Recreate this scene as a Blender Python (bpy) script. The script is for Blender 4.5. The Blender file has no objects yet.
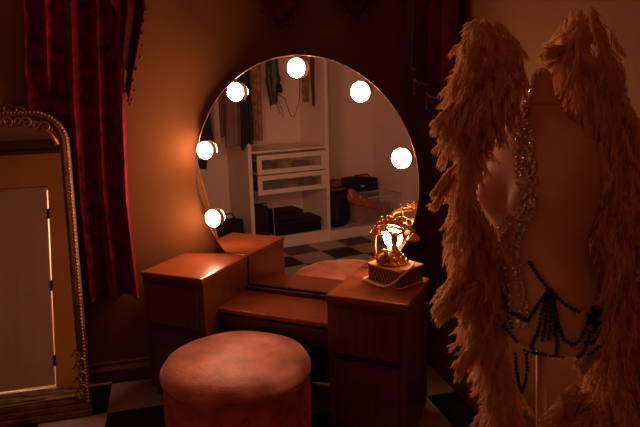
import bpy, bmesh, math, random
from math import sin, cos, pi, radians
from mathutils import Vector, Matrix, noise
from mathutils.bvhtree import BVHTree
random.seed(7)
SC = bpy.context.scene
COL = SC.collection
TH = radians(-38.37)          # the vanity stands across the room's corner
H = 0.66

# ------------------------------------------------------------------ materials
def mat(name, col, rough=.6, metal=0, sheen=0, sheencol=None, coat=0, noise_amt=0, nscale=8, bump=0, bscale=60,
        alpha=1, trans=0, ior=1.45, sub=0, stretch=(1, 1, 1), sheen_rough=.4, spec=.5, dark=.55):
    m = bpy.data.materials.new(name); m.use_nodes = True
    nt = m.node_tree; b = nt.nodes['Principled BSDF']
    b.inputs['Base Color'].default_value = (*col, 1)
    b.inputs['Roughness'].default_value = rough
    b.inputs['Metallic'].default_value = metal
    b.inputs['Sheen Weight'].default_value = sheen
    b.inputs['Sheen Roughness'].default_value = sheen_rough
    b.inputs['Specular IOR Level'].default_value = spec
    if sheencol: b.inputs['Sheen Tint'].default_value = (*sheencol, 1)
    b.inputs['Coat Weight'].default_value = coat
    b.inputs['Coat Roughness'].default_value = .12
    b.inputs['Transmission Weight'].default_value = trans
    b.inputs['IOR'].default_value = ior
    b.inputs['Alpha'].default_value = alpha
    tc = nt.nodes.new('ShaderNodeTexCoord'); mp = nt.nodes.new('ShaderNodeMapping')
    mp.inputs['Scale'].default_value = stretch
    nt.links.new(tc.outputs['Object'], mp.inputs['Vector'])
    if noise_amt:
        n = nt.nodes.new('ShaderNodeTexNoise'); n.inputs['Scale'].default_value = nscale; n.inputs['Detail'].default_value = 6
        nt.links.new(mp.outputs[0], n.inputs['Vector'])
        r = nt.nodes.new('ShaderNodeValToRGB')
        r.color_ramp.elements[0].position = .3; r.color_ramp.elements[1].position = .7
        r.color_ramp.elements[0].color = (*[c*(1-noise_amt*dark) for c in col], 1)
        r.color_ramp.elements[1].color = (*[min(1, c*(1+noise_amt*.4)) for c in col], 1)
        nt.links.new(n.outputs['Fac'], r.inputs[0]); nt.links.new(r.outputs[0], b.inputs['Base Color'])
    if bump:
        n2 = nt.nodes.new('ShaderNodeTexNoise'); n2.inputs['Scale'].default_value = bscale; n2.inputs['Detail'].default_value = 4
        nt.links.new(mp.outputs[0], n2.inputs['Vector'])
        bp = nt.nodes.new('ShaderNodeBump'); bp.inputs['Strength'].default_value = bump; bp.inputs['Distance'].default_value = .01
        nt.links.new(n2.outputs['Fac'], bp.inputs['Height']); nt.links.new(bp.outputs[0], b.inputs['Normal'])
    return m

M = {}
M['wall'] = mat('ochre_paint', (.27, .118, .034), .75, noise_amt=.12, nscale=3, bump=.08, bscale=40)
M['wallfar'] = mat('ochre_paint_brightened', (.66, .31, .075), .75, noise_amt=.1, nscale=3)  # same ochre as the walls, lightened to stand in for light at the front
M['doorpaint'] = mat('cream_door_paint', (.62, .45, .33), .4)
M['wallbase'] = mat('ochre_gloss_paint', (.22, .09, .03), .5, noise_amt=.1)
M['white'] = mat('white_paint', (.86, .71, .65), .6, noise_amt=.05, nscale=2)
M['whitegloss'] = mat('white_lacquer', (.88, .74, .68), .35)
M['ceil'] = mat('ceiling_paint', (.45, .32, .24), .9)
M['crown'] = mat('dark_moulding', (.10, .05, .03), .6)
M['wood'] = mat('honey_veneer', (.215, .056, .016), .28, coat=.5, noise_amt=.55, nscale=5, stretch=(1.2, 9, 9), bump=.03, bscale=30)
M['woodv'] = mat('honey_veneer_upright_shaded', (.13, .036, .010), .32, coat=.4, noise_amt=.5, nscale=5, stretch=(9, 9, 1.2), bump=.03, bscale=30)  # honey veneer with upright grain, shade of the fronts put into its colour
M['wooddark'] = mat('dark_edge_wood', (.07, .020, .008), .4, coat=.3, noise_amt=.3, nscale=10)
M['velvetred'] = mat('crimson_velvet', (.23, .003, .024), .6, sheen=1, sheencol=(1, .10, .26), noise_amt=1, nscale=17, bump=.9, bscale=38, dark=.85, sheen_rough=.35, spec=.3)
M['damask'] = mat('burgundy_damask', (.10, .006, .012), .7, sheen=.3, sheencol=(1, .15, .2), noise_amt=.7, nscale=30, sheen_rough=.5, spec=.2)
M['fringe'] = mat('burgundy_fringe', (.11, .010, .012), .7, sheen=.3, sheencol=(1, .3, .2))
M['tassel'] = mat('bead_tassel', (.65, .28, .14), .3, metal=.4)
M['pink'] = mat('dusty_rose_velvet', (.60, .225, .165), .5, sheen=1, sheencol=(1, .62, .50), noise_amt=.75, nscale=7, bump=.25, bscale=90, sheen_rough=.32, spec=.35, dark=.75)
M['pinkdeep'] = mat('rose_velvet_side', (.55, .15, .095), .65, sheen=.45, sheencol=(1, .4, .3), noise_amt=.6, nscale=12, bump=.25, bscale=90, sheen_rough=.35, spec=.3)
M['brass'] = mat('polished_brass', (.95, .58, .20), .22, metal=1, bump=.15, bscale=60)
M['satin'] = mat('satin_gilt_wood', (.62, .34, .14), .35, metal=.35)
M['gold'] = mat('aged_gilding', (.50, .27, .10), .42, metal=.75, noise_amt=.7, nscale=18, bump=.4, bscale=80)
M['golddark'] = mat('worn_gilding', (.20, .10, .05), .55, metal=.45, noise_amt=.8, nscale=14, bump=.5, bscale=60)
M['lattice'] = mat('dark_box_wood', (.10, .045, .02), .4, coat=.3, noise_amt=.4, nscale=20)
M['cream'] = mat('cream_jersey', (.88, .60, .46), .75, noise_amt=.08, nscale=6, bump=.15, bscale=300, sheen=.1)
M['polewhite'] = mat('pale_enamel', (.72, .55, .48), .4)
M['crystal'] = mat('crystal_facets', (1, .88, .80), .26, metal=.9, spec=1)
M['bead'] = mat('bottle_green_bead', (.004, .016, .008), .14, spec=.7)
M['black'] = mat('black_fabric', (.014, .010, .010), .7, noise_amt=.4, nscale=12)
M['blackgloss'] = mat('black_vinyl', (.012, .011, .012), .35)
M['darkgreen'] = mat('dark_green_cloth', (.018, .028, .022), .8, noise_amt=.9, nscale=25)
M['creamcloth'] = mat('cream_cloth', (.50, .38, .28), .8, noise_amt=.3, nscale=10)
M['brown'] = mat('brown_cloth', (.16, .075, .04), .8, noise_amt=.5, nscale=14)
M['lilac'] = mat('lilac_cloth', (.20, .13, .14), .7, noise_amt=.4, nscale=9)
M['beige'] = mat('straw_lace', (.34, .20, .10), .85, noise_amt=.9, nscale=30)
M['texture'] = mat('sequin_cloth', (.07, .08, .08), .45, noise_amt=1, nscale=34, metal=.2)
M['redscarf'] = mat('wine_scarf', (.12, .018, .016), .6, noise_amt=.4, nscale=15)
M['tanfelt'] = mat('brown_felt', (.22, .10, .05), .85, noise_amt=.4, nscale=14)
M['rose'] = mat('rose_cloth', (.50, .15, .12), .7, noise_amt=.5, nscale=22)
M['paper'] = mat('pale_petal_cloth', (.75, .55, .48), .7, noise_amt=.3, nscale=22)
M['contents'] = mat('folded_dark_clothes', (.03, .025, .02), .7, noise_amt=1, nscale=14)
M['khaki'] = mat('khaki_cloth', (.25, .20, .08), .7, noise_amt=.5, nscale=18)
M['steel'] = mat('brushed_steel', (.5, .45, .42), .35, metal=1)
M['hinge'] = mat('dark_hinge', (.03, .02, .015), .4, metal=.6)
M['hall'] = mat('hall_paint', (.8, .74, .68), .8)
M['cable'] = mat('black_cable', (.02, .012, .010), .5)
M['cord'] = mat('cloth_cord', (.55, .33, .18), .6, bump=.5, bscale=200)
M['mirror'] = mat('silvered_glass', (.90, .86, .84), 0.0, metal=1)
M['mirrorold'] = mat('aged_silvered_glass', (.84, .78, .72), 0.015, metal=1)
M['rim'] = mat('polished_glass_edge', (.62, .45, .38), .25, metal=.6)
M['housing'] = mat('white_lamp_housing', (.82, .62, .48), .35)
M['acryl'] = mat('clear_plastic', (.9, .85, .82), .12, alpha=.13, spec=.6)
M['acryledge'] = mat('clear_plastic_edge', (.75, .62, .58), .2, alpha=.55)
M['glasspane'] = mat('drawer_glass', (.9, .85, .8), .05, alpha=.08)

def emis(name, col, s):
    m = bpy.data.materials.new(name); m.use_nodes = True; nt = m.node_tree; nt.nodes.clear()
    e = nt.nodes.new('ShaderNodeEmission'); o = nt.nodes.new('ShaderNodeOutputMaterial')
    e.inputs[0].default_value = (*col, 1); e.inputs[1].default_value = s
    nt.links.new(e.outputs[0], o.inputs[0]); return m
BULB = 150.0
M['bulb'] = emis('lit_frosted_dome', (1.0, .45, .255), BULB)
M['halllamp'] = emis('lit_hall_lamp', (1.0, .72, .52), 60)

# feather: soft diffuse + translucent
m = bpy.data.materials.new('peach_ostrich_feather'); m.use_nodes = True; nt = m.node_tree; nt.nodes.clear()
d = nt.nodes.new('ShaderNodeBsdfDiffuse'); t = nt.nodes.new('ShaderNodeBsdfTranslucent'); mx = nt.nodes.new('ShaderNodeMixShader')
o = nt.nodes.new('ShaderNodeOutputMaterial'); tc = nt.nodes.new('ShaderNodeTexCoord'); n = nt.nodes.new('ShaderNodeTexNoise')
n.inputs['Scale'].default_value = 9; r = nt.nodes.new('ShaderNodeValToRGB')
r.color_ramp.elements[0].color = (.86, .57, .36, 1); r.color_ramp.elements[1].color = (.98, .73, .50, 1)
r.color_ramp.elements[0].position = .35; r.color_ramp.elements[1].position = .65
nt.links.new(tc.outputs['Object'], n.inputs['Vector']); nt.links.new(n.outputs['Fac'], r.inputs[0])
nt.links.new(r.outputs[0], d.inputs[0]); nt.links.new(r.outputs[0], t.inputs[0]); mx.inputs[0].default_value = .26
nt.links.new(d.outputs[0], mx.inputs[1]); nt.links.new(t.outputs[0], mx.inputs[2]); nt.links.new(mx.outputs[0], o.inputs[0])
M['feather'] = m

# chequered floor
TS, TU, TV = .307, -1.433, 1.65
m = bpy.data.materials.new('chequer_tile'); m.use_nodes = True; nt = m.node_tree; b = nt.nodes['Principled BSDF']
tc = nt.nodes.new('ShaderNodeTexCoord'); mp = nt.nodes.new('ShaderNodeMapping')
mp.inputs['Location'].default_value = (-(TU-TS*10)/TS, -(-TV-TS*10)/TS, .5); mp.inputs['Scale'].default_value = (1/TS, 1/TS, 0)
ck = nt.nodes.new('ShaderNodeTexChecker'); ck.inputs['Scale'].default_value = 1.0
ck.inputs['Color1'].default_value = (.55, .46, .42, 1); ck.inputs['Color2'].default_value = (.012, .010, .010, 1)
nz = nt.nodes.new('ShaderNodeTexNoise'); nz.inputs['Scale'].default_value = 4; nz.inputs['Detail'].default_value = 5
mu = nt.nodes.new('ShaderNodeMix'); mu.data_type = 'RGBA'; mu.blend_type = 'MULTIPLY'; mu.inputs[0].default_value = .35
nt.links.new(tc.outputs['Object'], mp.inputs['Vector']); nt.links.new(mp.outputs[0], ck.inputs['Vector'])
nt.links.new(tc.outputs['Object'], nz.inputs['Vector'])
nt.links.new(ck.outputs['Color'], mu.inputs[6]); nt.links.new(nz.outputs['Fac'], mu.inputs[7])
nt.links.new(mu.outputs[2], b.inputs['Base Color']); b.inputs['Roughness'].default_value = .38
M['floor'] = m

# ------------------------------------------------------------------ mesh helpers
class MB:
    def __init__(s): s.v = []; s.f = []
    def add(s, vs, fs):
        o = len(s.v); s.v += [tuple(v) for v in vs]; s.f += [tuple(i+o for i in f) for f in fs]; return s
    def box(s, x0, x1, y0, y1, z0, z1, mtx=None):
        vs = [Vector((x, y, z)) for z in (z0, z1) for y in (y0, y1) for x in (x0, x1)]
        if mtx: vs = [mtx @ v for v in vs]
        return s.add(vs, [(0, 2, 3, 1), (4, 5, 7, 6), (0, 1, 5, 4), (2, 6, 7, 3), (0, 4, 6, 2), (1, 3, 7, 5)])
    def lathe(s, prof, n=24, mtx=None, closed=True):
        vs = []; fs = []
        for r, z in prof:
            for k in range(n):
                a = 2*pi*k/n; v = Vector((r*cos(a), r*sin(a), z)); vs.append(mtx @ v if mtx else v)
        for i in range(len(prof)-1):
            for k in range(n):
                k2 = (k+1) % n; fs.append((i*n+k, i*n+k2, (i+1)*n+k2, (i+1)*n+k))
        if closed:
            fs.append(tuple(reversed(range(n)))); fs.append(tuple((len(prof)-1)*n+k for k in range(n)))
        return s.add(vs, fs)
    def tube(s, pts, r, n=8, cap=True):
        pts = [Vector(p) for p in pts]; N = len(pts); rr = r if callable(r) else (lambda t: r)
        vs = []; fs = []; up = None
        for i, p in enumerate(pts):
            t = (pts[min(i+1, N-1)]-pts[max(i-1, 0)])
            if t.length < 1e-9: t = Vector((0, 0, 1))
            t.normalize()
            if up is None: up = t.orthogonal().normalized()
            up = (up - t*up.dot(t));
            if up.length < 1e-6: up = t.orthogonal()
            up.normalize(); w = t.cross(up); R = rr(i/max(1, N-1))
            for k in range(n):
                a = 2*pi*k/n; vs.append(p+(up*cos(a)+w*sin(a))*R)
        for i in range(N-1):
            for k in range(n):
                k2 = (k+1) % n; fs.append((i*n+k, i*n+k2, (i+1)*n+k2, (i+1)*n+k))
        if cap: fs += [tuple(reversed(range(n))), tuple((N-1)*n+k for k in range(n))]
        return s.add(vs, fs)
    def ball(s, c, r, n=8, m=6, sc=(1, 1, 1)):
        vs = []; fs = []
        for i in range(1, m):
            a = pi*i/m
            for k in range(n):
                b_ = 2*pi*k/n; vs.append(Vector((c[0]+r*sc[0]*sin(a)*cos(b_), c[1]+r*sc[1]*sin(a)*sin(b_), c[2]+r*sc[2]*cos(a))))
        top = len(vs); vs.append(Vector((c[0], c[1], c[2]+r*sc[2]))); vs.append(Vector((c[0], c[1], c[2]-r*sc[2])))
        for i in range(m-2):
            for k in range(n):
                k2 = (k+1) % n; fs.append((i*n+k, (i+1)*n+k, (i+1)*n+k2, i*n+k2))
        for k in range(n):
            k2 = (k+1) % n; fs.append((top, k, k2)); fs.append((top+1, (m-2)*n+k2, (m-2)*n+k))
        return s.add(vs, fs)
    def octa(s, c, r):
        c = Vector(c); d_ = [Vector((r, 0, 0)), Vector((0, r, 0)), Vector((-r, 0, 0)), Vector((0, -r, 0)), Vector((0, 0, r)), Vector((0, 0, -r))]
        rot = Matrix.Rotation(random.random()*3, 3, Vector((random.random(), random.random(), 1)))
        return s.add([c+rot@x for x in d_], [(0, 1, 4), (1, 2, 4), (2, 3, 4), (3, 0, 4), (1, 0, 5), (2, 1, 5), (3, 2, 5), (0, 3, 5)])
    def grid(s, fn, nu, nv, closed_u=False):
        vs = [fn(i/(nu if closed_u else nu-1), j/(nv-1)) for j in range(nv) for i in range(nu)]
        fs = []
        for j in range(nv-1):
            for i in range(nu if closed_u else nu-1):
                i2 = (i+1) % nu; fs.append((j*nu+i, j*nu+i2, (j+1)*nu+i2, (j+1)*nu+i))
        return s.add(vs, fs)
    def build(s, name, m, parent=None, loc=(0, 0, 0), rz=0, smooth=False, bevel=0, solid=0, sub=0, seg=2, auto=False):
        me = bpy.data.meshes.new(name); me.from_pydata(s.v, [], s.f); me.update()
        bm = bmesh.new(); bm.from_mesh(me); bmesh.ops.recalc_face_normals(bm, faces=bm.faces); bm.to_mesh(me); bm.free()
        me.materials.append(m if isinstance(m, bpy.types.Material) else M[m])
        if smooth or auto: me.polygons.foreach_set('use_smooth', [True]*len(me.polygons))
        ob = bpy.data.objects.new(name, me); COL.objects.link(ob)
        ob.location = loc; ob.rotation_euler = (0, 0, rz)
        if parent: ob.parent = parent
        if solid:
            md = ob.modifiers.new('solid', 'SOLIDIFY'); md.thickness = solid; md.offset = 0
        if bevel:
            md = ob.modifiers.new('bevel', 'BEVEL'); md.width = bevel; md.segments = seg; md.limit_method = 'ANGLE'
            md.harden_normals = False
        if sub:
            md = ob.modifiers.new('sub', 'SUBSURF'); md.levels = sub; md.render_levels = sub
        if auto:
            try: me.set_sharp_from_angle(angle=radians(38))
            except Exception: pass
        return ob

def tag(o, label=None, cat=None, group=None, kind=None):
    if label: o['label'] = label
    if cat: o['category'] = cat
    if group: o['group'] = group
    if kind: o['kind'] = kind
    return o
def thing(name, label, cat, loc=(0, 0, 0), rz=0, group=None):
    o = bpy.data.objects.new(name, None); COL.objects.link(o); o.empty_display_size = .1
    o.location = loc; o.rotation_euler = (0, 0, rz); return tag(o, label, cat, group)
def struct(name, mb, m, parent=None, **k):
    o = mb.build(name, m, parent, **k)
    if not parent: o['kind'] = 'structure'
    return o
def V2R(x, y, z=0):   # vanity frame -> room
    return Vector((x*cos(TH)-y*sin(TH), x*sin(TH)+y*cos(TH), z))
def lerp(a, b, t): return a+(b-a)*t
def pw(tab, z):       # piecewise-linear table lookup (descending or ascending z)
    tab = sorted(tab)
    if z <= tab[0][0]: return tab[0][1]
    for (a, va), (b_, vb) in zip(tab, tab[1:]):
        if z <= b_: return lerp(va, vb, (z-a)/(b_-a))
    return tab[-1][1]

# ------------------------------------------------------------------ room shell (x right, y towards the back wall)
XL, XR, YB, YF, ZC = -2.30, 1.50, .292, -3.60, 2.58
DX0, DX1, DZ = -1.90, -1.07, 2.08      # door opening in the front wall
struct('floor', MB().box(XL-.1, XR+.1, YF-1.6, YB+.1, -.06, 0), 'floor')
struct('ceiling', MB().box(XL-.1, XR+.1, YF-1.6, YB+.1, ZC, ZC+.06), 'ceil')
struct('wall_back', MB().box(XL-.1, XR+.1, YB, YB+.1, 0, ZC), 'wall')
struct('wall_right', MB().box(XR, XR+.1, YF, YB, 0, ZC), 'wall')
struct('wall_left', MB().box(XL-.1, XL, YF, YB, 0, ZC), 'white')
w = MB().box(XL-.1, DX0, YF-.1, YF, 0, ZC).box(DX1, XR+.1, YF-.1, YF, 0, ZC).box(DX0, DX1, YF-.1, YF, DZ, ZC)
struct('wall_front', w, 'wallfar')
struct('wall_closet', MB().box(XL, -1.56, -2.62, -2.48, 0, ZC), 'white')
# hallway behind the door, lit by its own lamp
struct('wall_hallway', MB().box(XL-.1, XL-.02, YF-1.5, YF-.1, 0, ZC).box(-.4, -.32, YF-1.5, YF-.1, 0, ZC).box(XL-.1, -.32, YF-1.58, YF-1.5, 0, ZC), 'hall')
# skirting
for nm, bx in (('baseboard_back', (XL, XR, YB-.020, YB, 0, .085)), ('baseboard_right', (XR-.014, XR, YF, YB-.014, 0, .085))):
    struct(nm, (MB().box(*bx).box(XL, .02, YB-.075, YB-.0201, 0, .066) if 'back' in nm else MB().box(*bx)), 'wallbase', bevel=.004)
struct('trim_1', MB().box(XL, XR, YF, YF+.07, ZC-.10, ZC).box(XL, XR, YF, YF+.04, ZC-.14, ZC-.10), 'crown', bevel=.008)
struct('trim_2', MB().box(XL, XR, YB-.07, YB, ZC-.10, ZC), 'crown', bevel=.008)

# panelled door, ajar by a finger's width on its hinges, hall light leaking round it
door = MB()
dx0, dx1 = DX0+.006, DX1-.013
door.box(dx0, dx1, -.03, .0, .022, DZ-.006)
def panel(mb, x0, x1, z0, z1):
    mb.box(x0, x1, .0, .004, z0, z1); mb.box(x0+.025, x1-.025, .004, .009, z0+.025, z1-.025)
dw = dx1-dx0
dl = bpy.data.objects.new('door_1', None)
dobj = door.build('door_1', 'doorpaint', None, loc=(0, YF-.01, 0), bevel=.003); dobj['kind'] = 'structure'
for cx in (dx0+dw*.28, dx0+dw*.72):
    for z0, z1 in ((.22, .78), (.92, 1.50), (1.62, 1.90)):
        p = MB(); panel(p, cx-dw*.15, cx+dw*.15, z0, z1); p.build('door_panel', 'doorpaint', dobj, bevel=.006)
for z in (.26, 1.02, 1.78):
    MB().box(dx1-.004, DX1+.01, -.012, .014, z-.05, z+.05).lathe([(.008, z-.055), (.008, z+.055)], 10, Matrix.Translation((dx1+.012, .012, 0))).build('hinge', 'hinge', dobj)
MB().lathe([(.012, 0), (.012, .03), (.028, .045), (.03, .06), (.02, .07)], 16, Matrix.Translation((dx0+.06, .0, 1.0)) @ Matrix.Rotation(-pi/2, 4, 'X')).build('door_knob', 'brass', dobj, smooth=True)
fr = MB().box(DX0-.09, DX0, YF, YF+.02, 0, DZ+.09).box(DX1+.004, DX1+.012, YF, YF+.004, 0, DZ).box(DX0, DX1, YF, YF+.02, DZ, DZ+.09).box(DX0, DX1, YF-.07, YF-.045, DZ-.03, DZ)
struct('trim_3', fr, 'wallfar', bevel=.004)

# ------------------------------------------------------------------ closet seen in the round mirror
cl = thing('closet_unit', 'tall open white closet unit with two glass fronted drawers', 'wardrobe', (0, 0, 0))
y0, y1, xf, xb = -.80, -1.60, -1.72, -2.295   # its two side panels
for yy in (y0, y1):
    MB().box(xb, xf, yy-.018, yy+.018, 0, 2.30).build('side_panel', 'whitegloss', cl, bevel=.003)
MB().box(xb, xb+.02, y1+.018, y0-.018, .1, 2.30).build('back_panel', 'white', cl)
MB().box(xb+.02, xf, y1+.018, y0-.018, .0, .115).build('bottom_shelf', 'whitegloss', cl, bevel=.003)
MB().box(xb+.02, xf-.01, y1+.018, y0-.018, .925, .945).build('middle_shelf', 'whitegloss', cl)
MB().box(xb+.02, xf, y1+.018, y0-.018, 2.27, 2.30).build('top_shelf', 'whitegloss', cl)
for z0, z1 in ((.725, .905), (.535, .715)):
    f = .045
    q = MB().box(xf-.012, xf+.008, y1+.025, y0-.065, z0, z0+f).box(xf-.012, xf+.008, y1+.025, y0-.065, z1-f, z1)
    q.box(xf-.012, xf+.008, y0-.065-f, y0-.065, z0+f, z1-f).box(xf-.012, xf+.008, y1+.025, y1+.025+f, z0+f, z1-f)
    dr = q.build('drawer', 'whitegloss', cl, bevel=.002)
    MB().box(xf-.004, xf, y1+.06, y0-.10, z0+f, z1-f).build('glass_front', 'glasspane', dr)
    MB().box(xb+.05, xf-.012, y1+.025, y0-.065, z0, z0+.012).box(xb+.05, xb+.06, y1+.025, y0-.065, z0, z1-.05).build('drawer_tray', 'white', dr)
# clothes inside the two drawers
def lump(name, c, sx, sy, sz, m, seed=0, label=None, cat=None, group=None, amp=.35, **k):
    mb = MB()
    def fn(u, v):
        a = 2*pi*u; b_ = pi*v
        d_ = Vector((sin(b_)*cos(a), sin(b_)*sin(a), cos(b_)))
        q_ = Vector((abs(d_.x)**.6*math.copysign(1, d_.x), abs(d_.y)**.6*math.copysign(1, d_.y), abs(d_.z)**.7*math.copysign(1, d_.z)))
        n_ = 1+amp*noise.noise(d_*2.2+Vector((seed, 0, 0)))
        return Vector((q_.x*sx*n_, q_.y*sy*n_, max(-sz, q_.z*sz*n_)+sz))
    mb.grid(fn, 22, 14, True)
    o_ = mb.build(name, m, None, loc=c, smooth=True, **k)
    return tag(o_, label, cat, group)
for i, (yy, zz, sy, sz, mm, lb) in enumerate([
        (-1.00, .738, .11, .042, 'contents', 'dark folded clothes at the left end of the upper glass drawer'),
        (-1.19, .738, .07, .048, 'khaki', 'khaki folded cloth in the middle of the upper glass drawer'),
        (-1.36, .738, .09, .030, 'contents', 'dark rumpled cloth at the right of the upper glass drawer'),
        (-1.01, .548, .12, .045, 'contents', 'dark folded clothes at the left end of the lower glass drawer'),
        (-1.24, .548, .08, .036, 'brown', 'brown folded cloth in the middle of the lower glass drawer'),
        (-1.42, .548, .09, .045, 'black', 'black cloth heaped at the right of the lower glass drawer')]):
    lump('folded_clothes', (-1.86, yy, zz), .11, sy*.95, sz*1.12, mm, i*3.1, lb, 'clothes', 'clothes in the glass fronted drawers')
tag(MB().box(XL+.002, -1.70, -2.475, -1.622, 0, .10).build('closet_platform', 'whitegloss', bevel=.004),
    'low white platform running right of the closet unit under the plastic tub', 'platform')
# suitcase and boxes in the bottom opening
su = thing('suitcase', 'upright black suitcase at the left of the closet floor', 'suitcase', (-1.86, -.905, .115))
MB().box(-.11, .11, -.075, .075, .012, .30).build('shell', 'black', su, bevel=.02, seg=3)
MB().tube([(.09, -.055, .30), (.09, -.055, .33), (.09, .055, .33), (.09, .055, .30)], .006).build('handle', 'blackgloss', su)
for yy in (-.05, .05): MB().lathe([(.012, -.01), (.012, .01)], 12, Matrix.Translation((.09, yy, .012)) @ Matrix.Rotation(pi/2, 4, 'X')).build('wheel', 'blackgloss', su)
tag(MB().tube([(-1.735, -1.015, .116), (-1.735, -1.012, .40)], .006).build('metal_rod', 'steel'), 'thin pale metal rod standing between the suitcase and the black boxes', 'rod')
b1 = thing('storage_box', 'wide low black box on the closet floor under another box', 'box', (-1.88, -1.28, .115))
MB().box(-.13, .13, -.245, .245, 0, .13).build('body', 'blackgloss', b1, bevel=.006)
MB().box(-.135, .135, -.25, .25, .105, .135).build('lid', 'black', b1, bevel=.004)
b2 = thing('storage_box', 'smaller black box stacked on the wide box beside the suitcase', 'box', (-1.89, -1.19, .2505))
MB().box(-.12, .12, -.15, .15, 0, .085).build('body', 'black', b2, bevel=.005)
MB().box(-.124, .124, -.154, .154, .065, .09).build('lid', 'blackgloss', b2, bevel=.004)

# hanging garments: folded cloth on a hanger
def garment(name, label, cat, x, y, ztop, zbot, w0, w1, m, seed=0, group=None, depth=.03, folds=3, taper=None, ragged=.03, rail=1.93):
    g = thing(name, label, cat, (x, y, 0), 0, group)
    mb = MB(); rnd = random.Random(seed)
    ph = rnd.random()*6
    def fn(u, v):
        z = lerp(ztop, zbot-ragged*(noise.noise(Vector((u*5, seed, 0)))), v)
        w_ = lerp(w0, w1, v**1.3) if taper is None else w0*pw(taper, v)
        if v < .12: w_ *= lerp(.25, 1, (v/.12)**.5)
        a = 2*pi*u
        s_ = cos(a); t_ = sin(a)
        fold = 1+.35*sin(folds*2*a+ph+v*1.5)*min(1, v*3)
        sway = noise.noise(Vector((seed*1.7, v*3, 0)))*.03
        return Vector((t_*depth*fold, s_*w_*.5*(1+.10*sin(5*a+v*4+ph))+sway*w_*3, z))
    mb.grid(fn, 40, 22, True)
    mb.build('cloth', m, g, smooth=True)
    hk = MB().tube([(0, -w0*.4, ztop-.03), (0, 0, ztop+.02), (0, w0*.4, ztop-.03)], .005)
    hk.tube([(0, 0, ztop+.02), (0, 0, rail-.02), (.012, 0, rail+.005), (0, 0, rail+.018), (-.012, 0, rail+.006)], .0025)
    hk.build('hanger', 'steel', g)
    return g
gA = 'clothes hanging left of the closet unit'
garment('hanging_dress', 'black green patterned dress, leftmost of the hanging clothes', 'clothes', -1.66, -.365, 1.84, 1.05, .13, .155, 'darkgreen', 1, gA)
garment('hanging_scarf', 'narrow cream scarf hanging beside the leftmost dark dress', 'clothes', -1.63, -.482, 1.84, 1.06, .035, .05, 'creamcloth', 2, gA, .012)
garment('hanging_blouse', 'brown garment hanging between cream scarf and lilac skirt', 'clothes', -1.69, -.535, 1.84, 1.10, .07, .07, 'brown', 3, gA, .02)
garment('hanging_skirt', 'grey lilac flared skirt hanging beside the black garment', 'clothes', -1.66, -.625, 1.80, 1.01, .08, .15, 'lilac', 4, gA, .03, 4, ragged=.08)
garment('hanging_coat', 'long black garment hanging at the corner of the closet unit', 'clothes', -1.65, -.755, 1.84, 1.02, .10, .11, 'black', 5, gA, .03, ragged=.1)
tag(MB().tube([(-1.66, YB-.002, 1.945), (-1.66, -.85, 1.945)], .012, 10).tube([(-1.66, -.84, 1.945), (-1.66, -.84, ZC)], .008, 8).build('clothes_rail', 'steel', smooth=True), 'steel clothes rail left of the closet unit', 'rail')
gB = 'clothes hanging inside the closet unit'
garment('hanging_shawl', 'straw coloured lace shawl hanging at the left inside the closet', 'clothes', -1.95, -.975, 1.84, 1.02, .11, .10, 'beige', 6, gB, .03)
garment('hanging_blouse', 'short dark sequinned top hanging inside the closet', 'clothes', -1.95, -1.155, 1.84, 1.36, .16, .10, 'texture', 7, gB, .03, taper=[(0, .8), (.45, .8), (.5, 1), (.8, .55), (1, .4)], ragged=.12)
garment('hanging_scarf', 'thin straw coloured scarf hanging beside the wine red scarf', 'clothes', -1.97, -1.505, 1.84, 1.36, .08, .06, 'beige', 8, gB, .015)
garment('hanging_scarf', 'thin twisted wine red scarf hanging at the right inside the closet', 'clothes', -1.90, -1.552, 1.84, 1.32, .05, .025, 'redscarf', 9, gB, .012)
tag(MB().tube([(-1.95, y0-.019, 1.945), (-1.95, y1+.019, 1.945)], .012, 10).build('closet_rail', 'steel', smooth=True), 'steel rail across the inside of the closet unit', 'rail')
tag(lump('pouch', (-1.915, -1.20, 1.46), .025, .03, .04, 'black', 4.4), 'small black pouch hanging on the dark sequinned top', 'pouch')
# cable looping down in front of the closet back
cp = []
for t_ in range(31):
    t_ /= 30
    y_ = lerp(-1.44, -1.40, t_*4) if t_ < .25 else (lerp(-1.40, -1.16, (t_-.25)/.75))
    z_ = lerp(1.93, 1.40, t_*4) if t_ < .25 else 1.40 - .17*sin(pi*min(1, (t_-.25)/.45)) if t_ < .7 else lerp(1.40, 1.46, (t_-.7)/.3)
    cp.append((-1.895+.008*sin(t_*9), y_, z_))
tag(MB().tube(cp, .0032, 6).build('black_cable', 'cable', smooth=True), 'thin black cable hanging in a loop inside the closet unit', 'cable')
cp = [(-1.91, -1.15, 1.44), (-1.905, -1.17, 1.36), (-1.92, -1.20, 1.28), (-1.92, -1.235, 1.235), (-1.92, -1.24, 1.27), (-1.92, -1.19, 1.38), (-1.92, -1.165, 1.46)]
tag(MB().tube(cp, .003, 6).build('black_cable', 'cable', smooth=True), 'short black cord dangling under the dark sequinned top', 'cable')
# left of the unit: dark wall box and a black bag on the floor
wb = thing('wall_pouch', 'small dark pouch hanging low on the white wall left of the closet', 'pouch', (XL+.03, -.50, .76))
MB().box(-.02, .025, -.05, .05, 0, .085, Matrix.Rotation(radians(12), 4, 'X')).build('body', 'black', wb, bevel=.008)
MB().tube([(-.028, 0, .12), (-.01, .03, .085), (.0, -.03, .085), (-.028, 0, .12)], .003).build('loop', 'black', wb)
bg = lump('black_bag', (-1.88, -.60, .0), .14, .15, .16, 'black', 2.2, 'black bag on the floor left of the closet unit', 'bag')
MB().tube([(.02, -.08, .28), (.02, -.05, .37), (.02, .05, .37), (.02, .08, .28)], .008).build('bag_handle', 'blackgloss', bg)
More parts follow.
